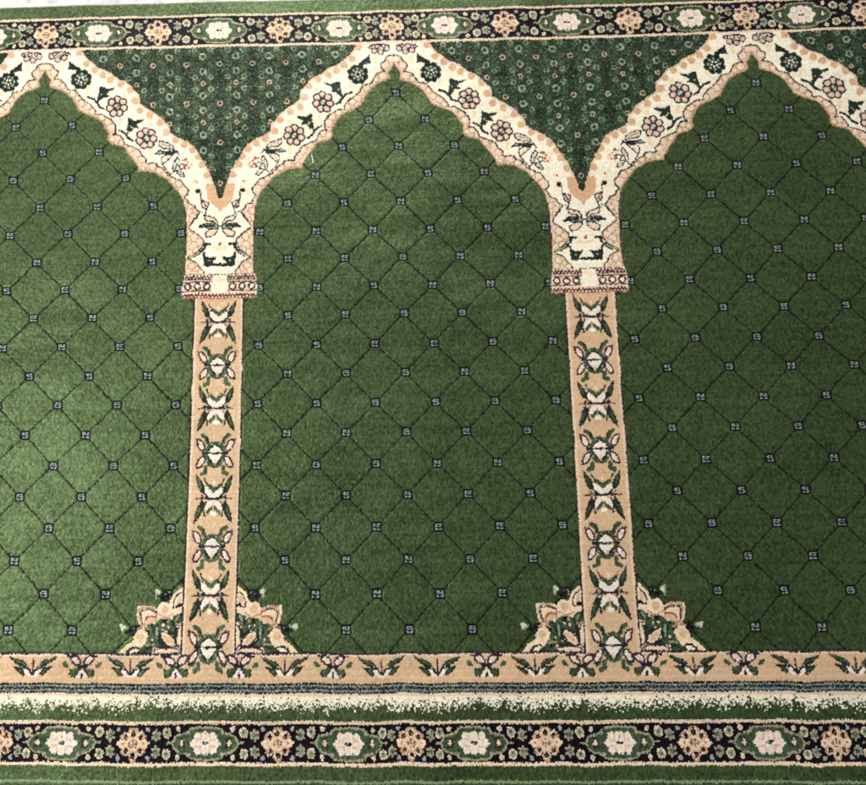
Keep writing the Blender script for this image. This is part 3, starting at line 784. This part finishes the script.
# slow wander of the threads, so no woven line is ruler-straight
def smooth1(n, scale, amp, seed):
    r = np.random.default_rng(seed); k = int(n / scale) + 4
    c = r.normal(0, amp, k); return np.interp(np.arange(n) / scale, np.arange(k), c)
wob_u = smooth1(NV, 14, .25, 1)[:, None]; wob_v = smooth1(NU, 22, .35, 2)[None, :]
SU = TU + wob_u + rng.normal(0, .12, TU.shape); SV = TV + wob_v + rng.normal(0, .26, TU.shape)
F = np.abs((SU + H) % P - H)
F = np.minimum(F, H - 1e-3)
ci = np.clip((F / RES).astype(int), 0, CW - 1); ri = np.clip(((SV - V0) / RES).astype(int), 0, CH - 1)
C = col[ri, ci]; Rg = reg[ri, ci]
# mottled ground of the spandrels
m3 = (Rg == 3) & (C == IDX['n'])
ph = (TU - H) / 35.2 * 2 * np.pi
prob = .40 + .2 * np.cos(2 * ph + np.pi)
C[m3 & (rng.random(C.shape) < prob)] = IDX['N']
m3 = (Rg == 3) & (rng.random(C.shape) < .12)
C[m3] = IDX['n']
m3 = (Rg == 3) & (rng.random(C.shape) < .02)
C[m3] = IDX['Q']
m3 = (Rg == 3) & (rng.random(C.shape) < .003)
C[m3] = IDX['R']
# stipple of the fade band
m11 = Rg == 11
t = (TV - L3) / (L4 - L3)
cl = rng.random((NV // 2 + 2, NU // 2 + 2)); cl = np.kron(cl, np.ones((2, 2)))[:NV, :NU]
col_n = smooth1(NU, 7, .06, 5)[None, :]
mix = np.where(rng.random(C.shape) < .55, cl, rng.random(C.shape))
pg = np.clip((t - .05 + col_n) / .68, 0, 1) * 1.0
pg = .5 - np.cos(np.pi * pg) / 2
pg = np.where(t > .84, 1.01, pg)
C[m11 & (t < .13)] = IDX['p']
C[m11 & (mix < pg * 1.0)] = IDX['g']
# lattice crossings: small woven squares with a curl inside, no two quite alike
GL = [".oooo.|o.....|o.oooo|o...oo|.oooo.", ".oooo.|oo....|.oooo.|....oo|.oooo.", "oooooo|o.....|o.ooo.|o.....|oooooo", "ooo.oo|o.o..o|o.oooo|o....o|oo.ooo"]
GL_1 = ["ooo.oo|o..x..|o.oo.o|oxx..o|.oo.oo", "oo.oo.|o.x..o|..oo.o|o.x.oo|oo.o..", "o.oo.o|o.x..o|oo.o..|..x.oo|o.ooo.", "oooo.o|x....o|.oo.oo|o..x..|oo.ooo"]
GL_ = ["o.oooo|oo..ko|.o.xo.|oo.ooo|.oook.", "oooo.o|x.o..o|oo.ooo|o.oo.x|o.oooo", ".oooo.|oo..oo|o.ok.o|oo.ooo|.oxoo.", "oo.ooo|o..o.o|ooxo.o|..oo.o|ooo.oo"]
for kk in range(-2, 3):
    for j in range(-2, 20):
        for i in range(-7, 8):
            if (i + j) % 2: continue
            cu0, cv0 = kk * P + i * A, j * A
            a = int(round((cu0 + UMAX) / PITCH)); b = int(round((cv0 - T0) / PITCH))
            if a < 6 or a > NU - 7 or b < 6 or b > NV - 7: continue
            g = GL[rng.integers(4)].split('|')
            sub = np.full((10, 11), IDX['K'], np.uint8)
            sub[1:9, 1:10] = IDX['d']; sub[2:8, 2:9] = IDX['x']
            for y in range(5):
                for x in range(6):
                    ch = g[y][x]
                    if ch == '.': continue
                    sub[2 + y + (y > 2), 2 + x + 1 - (x < 3)] = IDX['y' if rng.random() < .4 else 'o'] if ch in 'ok' else IDX['x']
            tgt = C[b - 5:b + 5, a - 5:a + 6]; rr = Rg[b - 5:b + 5, a - 5:a + 6]
            corner = np.ones((10, 11), bool); corner[0, :2] = corner[0, -2:] = corner[-1, :2] = corner[-1, -2:] = False; corner[[0, 0, -1, -1], [0, -1, 0, -1]] = False
            ok = (rr == 8) & corner
            tgt[ok] = sub[ok]

table = np.array([YARN[k] for k in KEYS])
rgb = table[C]
gloss = .82 * table / np.maximum(table.max(1, keepdims=True), .042) + .17
gloss = gloss * np.array([.97, 1.0, .92])
for k in 'dehvxKnqbru': gloss[IDX[k]] = table[IDX[k]] * 2.2 + .03
for k in 'mN': gloss[IDX[k]] *= .55
jit = rng.normal(1.0, .17, C.shape)
blk = np.kron(rng.normal(0, .18, (NV // 3 + 2, NU // 2 + 2)), np.ones((3, 2)))[:NV, :NU]
rowv = rng.normal(0, .04, NV)[:, None]                                  # dye differences from row to row
light = (table[C].max(-1) > .25)
blk2 = np.kron(rng.normal(0, 1, (NV // 2 + 2, NU // 2 + 2)), np.ones((2, 2)))[:NV, :NU]
slow = lowfreq(C.shape, 80, 60, .06, 21) + lowfreq(C.shape, 90, 6, .04, 23) + lowfreq(C.shape, 60, 2.2, .06, 22)  # random patches of nap shading put into the yarn colour, plus weave streaks
gain = np.where(light, 1 + .45 * (jit - 1) + .25 * blk + .02 * blk2, jit + blk + 0.11 * blk2 + slow) + rowv
gain = np.clip(gain, .45, 1.9)
hue = rng.normal(0, .05, C.shape) + np.kron(rng.normal(0, .07, (NV // 2 + 2, NU // 2 + 2)), np.ones((2, 2)))[:NV, :NU] * (~light)
rgb = rgb * gain[..., None]
rgb[..., 0] *= 1 + hue; rgb[..., 2] *= 1 - hue
dark = np.isin(C, [IDX[k] for k in 'dehvxKq'])

def warp(u, v):                 # how the cloth really lies: slightly stretched and skewed
    a = u / 400.0; b = (v - 280.0) / 400.0
    x = np.zeros_like(a); y = np.zeros_like(a); n = 0
    for q in range(5):
        for w in range(5 - q):
            m = a ** q * b ** w; x += WX[n] * m; y += WY[n] * m; n += 1
    return x, y
cu_ = -UMAX + np.arange(NU + 1) * PITCH; cv_ = T0 + np.arange(NV + 1) * PITCH
VU, VV = np.meshgrid(cu_, cv_)
edge = np.minimum(VV - T0, VV[-1, 0] - VV)
x, y = warp(VU + rng.normal(0, .17, VU.shape), VV + rng.normal(0, .17, VU.shape) + smooth1(NU + 1, 30, .25, 9)[None, :])
z = PILE + rng.normal(0, .00013, VU.shape) + lowfreq(VU.shape, 90, 60, .0006, 3) + lowfreq(VU.shape, 40, 9, .00008, 4)
dk = np.zeros(VU.shape); dk[:-1, :-1] += dark; dk[1:, 1:] += dark
z -= .00020 * dk
z -= .004 * np.clip(1 - edge / 3.5, 0, 1) ** 2

def mesh_from(name, mask, parent, mat, key=None):
    r, c = np.nonzero(mask)
    if len(r) == 0: return None
    W = NU + 1
    quads = np.stack([r * W + c, (r + 1) * W + c, (r + 1) * W + c + 1, r * W + c + 1], 1)
    ids, inv = np.unique(quads.ravel(), return_inverse=True)
    me = bpy.data.meshes.new(name)
    me.vertices.add(len(ids)); me.loops.add(len(r) * 4); me.polygons.add(len(r))
    co = np.empty((len(ids), 3), np.float32)
    co[:, 0] = x.ravel()[ids]; co[:, 1] = y.ravel()[ids]; co[:, 2] = z.ravel()[ids]
    me.vertices.foreach_set('co', co.ravel())
    me.loops.foreach_set('vertex_index', inv.astype(np.int32).ravel())
    me.polygons.foreach_set('loop_start', (np.arange(len(r)) * 4).astype(np.int32))
    me.update(calc_edges=True)
    at = me.attributes.new('yarn', 'FLOAT_COLOR', 'FACE')
    cc = np.ones((len(r), 4), np.float32); cc[:, :3] = rgb[r, c]
    at.data.foreach_set('color', cc.ravel())
    at = me.attributes.new('gloss', 'FLOAT_COLOR', 'FACE')
    cc = np.ones((len(r), 4), np.float32); cc[:, :3] = gloss[C[r, c]] * gain[r, c][:, None] * (1 + .6 * hue[r, c][:, None] * np.array([1, 0, -1]))
    at.data.foreach_set('color', cc.ravel())
    me.materials.append(mat)
    o = bpy.data.objects.new(name, me)
    scene.collection.objects.link(o); o.parent = parent
    return o

# ============================================================ materials
def node_mat(name):
    m = bpy.data.materials.new(name); m.use_nodes = True
    return m, m.node_tree.nodes, m.node_tree.links, m.node_tree.nodes['Principled BSDF']
pile, n, l, b = node_mat('wool_pile')
at = n.new('ShaderNodeAttribute'); at.attribute_name = 'yarn'
tc = n.new('ShaderNodeTexCoord')
no = n.new('ShaderNodeTexNoise'); no.inputs['Scale'].default_value = 900; no.inputs['Detail'].default_value = 2
l.new(tc.outputs['Object'], no.inputs['Vector'])
mr = n.new('ShaderNodeMapRange'); mr.inputs[3].default_value = .8; mr.inputs[4].default_value = 1.2
l.new(no.outputs[0], mr.inputs[0])
mx = n.new('ShaderNodeMix'); mx.data_type = 'RGBA'; mx.blend_type = 'MULTIPLY'; mx.inputs[0].default_value = 1
tn = n.new('ShaderNodeAttribute'); tn.attribute_name = 'gloss'   # light caught inside the fibre takes the fibre's own hue
l.new(tn.outputs['Color'], b.inputs['Specular Tint'])
l.new(at.outputs['Color'], mx.inputs[6]); l.new(mr.outputs[0], mx.inputs[7]); l.new(mx.outputs[2], b.inputs['Base Color'])
bp = n.new('ShaderNodeBump'); bp.inputs['Strength'].default_value = .2; bp.inputs['Distance'].default_value = .0004
l.new(no.outputs[0], bp.inputs['Height'])
# the nap leans a little this way and that over hand-sized patches and along the rows
mp = n.new('ShaderNodeMapping'); mp.inputs['Scale'].default_value = (1, 1.8, 1); l.new(tc.outputs['Object'], mp.inputs[0])
nl = n.new('ShaderNodeTexNoise'); nl.inputs['Scale'].default_value = 5; nl.inputs['Detail'].default_value = 2; nl.inputs['Roughness'].default_value = .5
l.new(mp.outputs[0], nl.inputs['Vector'])
b2 = n.new('ShaderNodeBump'); b2.inputs['Strength'].default_value = 1; b2.inputs['Distance'].default_value = .009
l.new(nl.outputs[0], b2.inputs['Height']); l.new(bp.outputs[0], b2.inputs['Normal']); l.new(b2.outputs[0], b.inputs['Normal'])
b.inputs['Roughness'].default_value = .43
b.inputs['Specular IOR Level'].default_value = .95
b.inputs['Sheen Weight'].default_value = .05
b.inputs['Sheen Roughness'].default_value = .4
b.inputs['Sheen Tint'].default_value = (.8, .95, .7, 1)

fl, n, l, b = node_mat('pale_stone_floor')
tc = n.new('ShaderNodeTexCoord'); no = n.new('ShaderNodeTexNoise'); no.inputs['Scale'].default_value = 60; no.inputs['Detail'].default_value = 8
rp = n.new('ShaderNodeValToRGB'); rp.color_ramp.elements[0].position = .35; rp.color_ramp.elements[0].color = (.5, .47, .44, 1)
rp.color_ramp.elements[1].position = .6; rp.color_ramp.elements[1].color = (.8, .78, .74, 1)
l.new(tc.outputs['Object'], no.inputs['Vector']); l.new(no.outputs[0], rp.inputs[0]); l.new(rp.outputs[0], b.inputs['Base Color'])
b.inputs['Roughness'].default_value = .45

jute, n, l, b = node_mat('jute_backing')
tc = n.new('ShaderNodeTexCoord'); wv = n.new('ShaderNodeTexNoise'); wv.inputs['Scale'].default_value = 500
rp = n.new('ShaderNodeValToRGB'); rp.color_ramp.elements[0].color = (.12, .16, .09, 1); rp.color_ramp.elements[1].color = (.26, .32, .2, 1)
l.new(tc.outputs['Object'], wv.inputs['Vector']); l.new(wv.outputs[0], rp.inputs[0]); l.new(rp.outputs[0], b.inputs['Base Color'])
b.inputs['Roughness'].default_value = .9

# ============================================================ floor
def plain_mesh(name, vs, fs, mat, parent=None):
    me = bpy.data.meshes.new(name); me.from_pydata(vs, [], fs); me.update(); me.materials.append(mat)
    o = bpy.data.objects.new(name, me); scene.collection.objects.link(o); o.parent = parent
    return o
floor = plain_mesh('floor', [(-4, -4, 0), (4, -4, 0), (4, 4, 0), (-4, 4, 0)], [(0, 1, 2, 3)], fl)
floor['kind'] = 'structure'

# ============================================================ the prayer carpet and its parts
carpet = bpy.data.objects.new('prayer_carpet', None)
scene.collection.objects.link(carpet)
carpet['label'] = 'green woven prayer carpet with cream floral arches, tan columns and dark floral borders'
carpet['category'] = 'carpet'

# backing slab under the pile
bu = np.linspace(-UMAX + .6, UMAX - .6, 61); vsx, fs = [], []
for v, zz in ((T0 + .8, .0005), (T0 + .8, PILE - .0055), (cv_[-1] - .8, PILE - .0055), (cv_[-1] - .8, .0005)):
    X_, Y_ = warp(bu, np.full_like(bu, v))
    vsx += [(float(p), float(q), zz) for p, q in zip(X_, Y_)]
nb = len(bu)
for r in range(4):
    for i in range(nb - 1):
        a, c = r * nb + i, ((r + 1) % 4) * nb + i
        fs.append((a, a + 1, c + 1, c))
fs += [(0, nb, 2 * nb, 3 * nb), (4 * nb - 1, 3 * nb - 1, 2 * nb - 1, nb - 1)]
plain_mesh('backing', vsx, fs, jute, carpet)

niche = np.floor((TU + H) / P).astype(int)             # which prayer place
colm = np.floor(TU / P).astype(int)                    # which column (between two places)
side = (TU - (colm + .5) * P) > 0
for k, name in ((1, 'edge_band'), (2, 'floral_border'), (9, 'base_band'), (10, 'narrow_stripe'), (11, 'fading_band'), (12, 'floral_border'), (13, 'edge_band')):
    mesh_from(name, Rg == k, carpet, pile)
for q in np.unique(niche):
    mesh_from('prayer_field', (Rg == 8) & (niche == q), carpet, pile)
    mesh_from('arch', (Rg == 4) & (niche == q), carpet, pile)
for q in np.unique(colm):
    mesh_from('spandrel', (Rg == 3) & (colm == q), carpet, pile)
    mesh_from('capital', (Rg == 5) & (colm == q), carpet, pile)
    mesh_from('column', (Rg == 6) & (colm == q), carpet, pile)
    for s in (False, True):
        mesh_from('corner_ornament', (Rg == 7) & (colm == q) & (side == s), carpet, pile)

# ============================================================ a stray thread on the middle field
cu = bpy.data.curves.new('lint_thread', 'CURVE'); cu.dimensions = '3D'; cu.bevel_depth = .00085; cu.bevel_resolution = 2
spn = cu.splines.new('NURBS'); pts = [(-89.6, 65.4), (-89.3, 68.0), (-88.4, 70.5), (-88.7, 73.0), (-88.0, 74.8)]
spn.points.add(len(pts) - 1); spn.use_endpoint_u = True
for i, (u, v) in enumerate(pts):
    X_, Y_ = warp(np.array([u]), np.array([v])); spn.points[i].co = (float(X_[0]), float(Y_[0]), PILE + .0009 + .0004 * (i % 2), 1)
lint, n, l, b = node_mat('white_cotton'); b.inputs['Base Color'].default_value = (.8, .82, .76, 1); b.inputs['Roughness'].default_value = .8
cu.materials.append(lint)
dg = bpy.data.objects.new('tmp_lint', cu); scene.collection.objects.link(dg)
bpy.context.view_layer.update()
me = bpy.data.meshes.new_from_object(dg.evaluated_get(bpy.context.evaluated_depsgraph_get()))
bpy.data.objects.remove(dg)
th = bpy.data.objects.new('lint_thread', me); scene.collection.objects.link(th)
th['label'] = 'tiny stray white thread lying on the plain green field beside the middle arch'
th['category'] = 'thread'
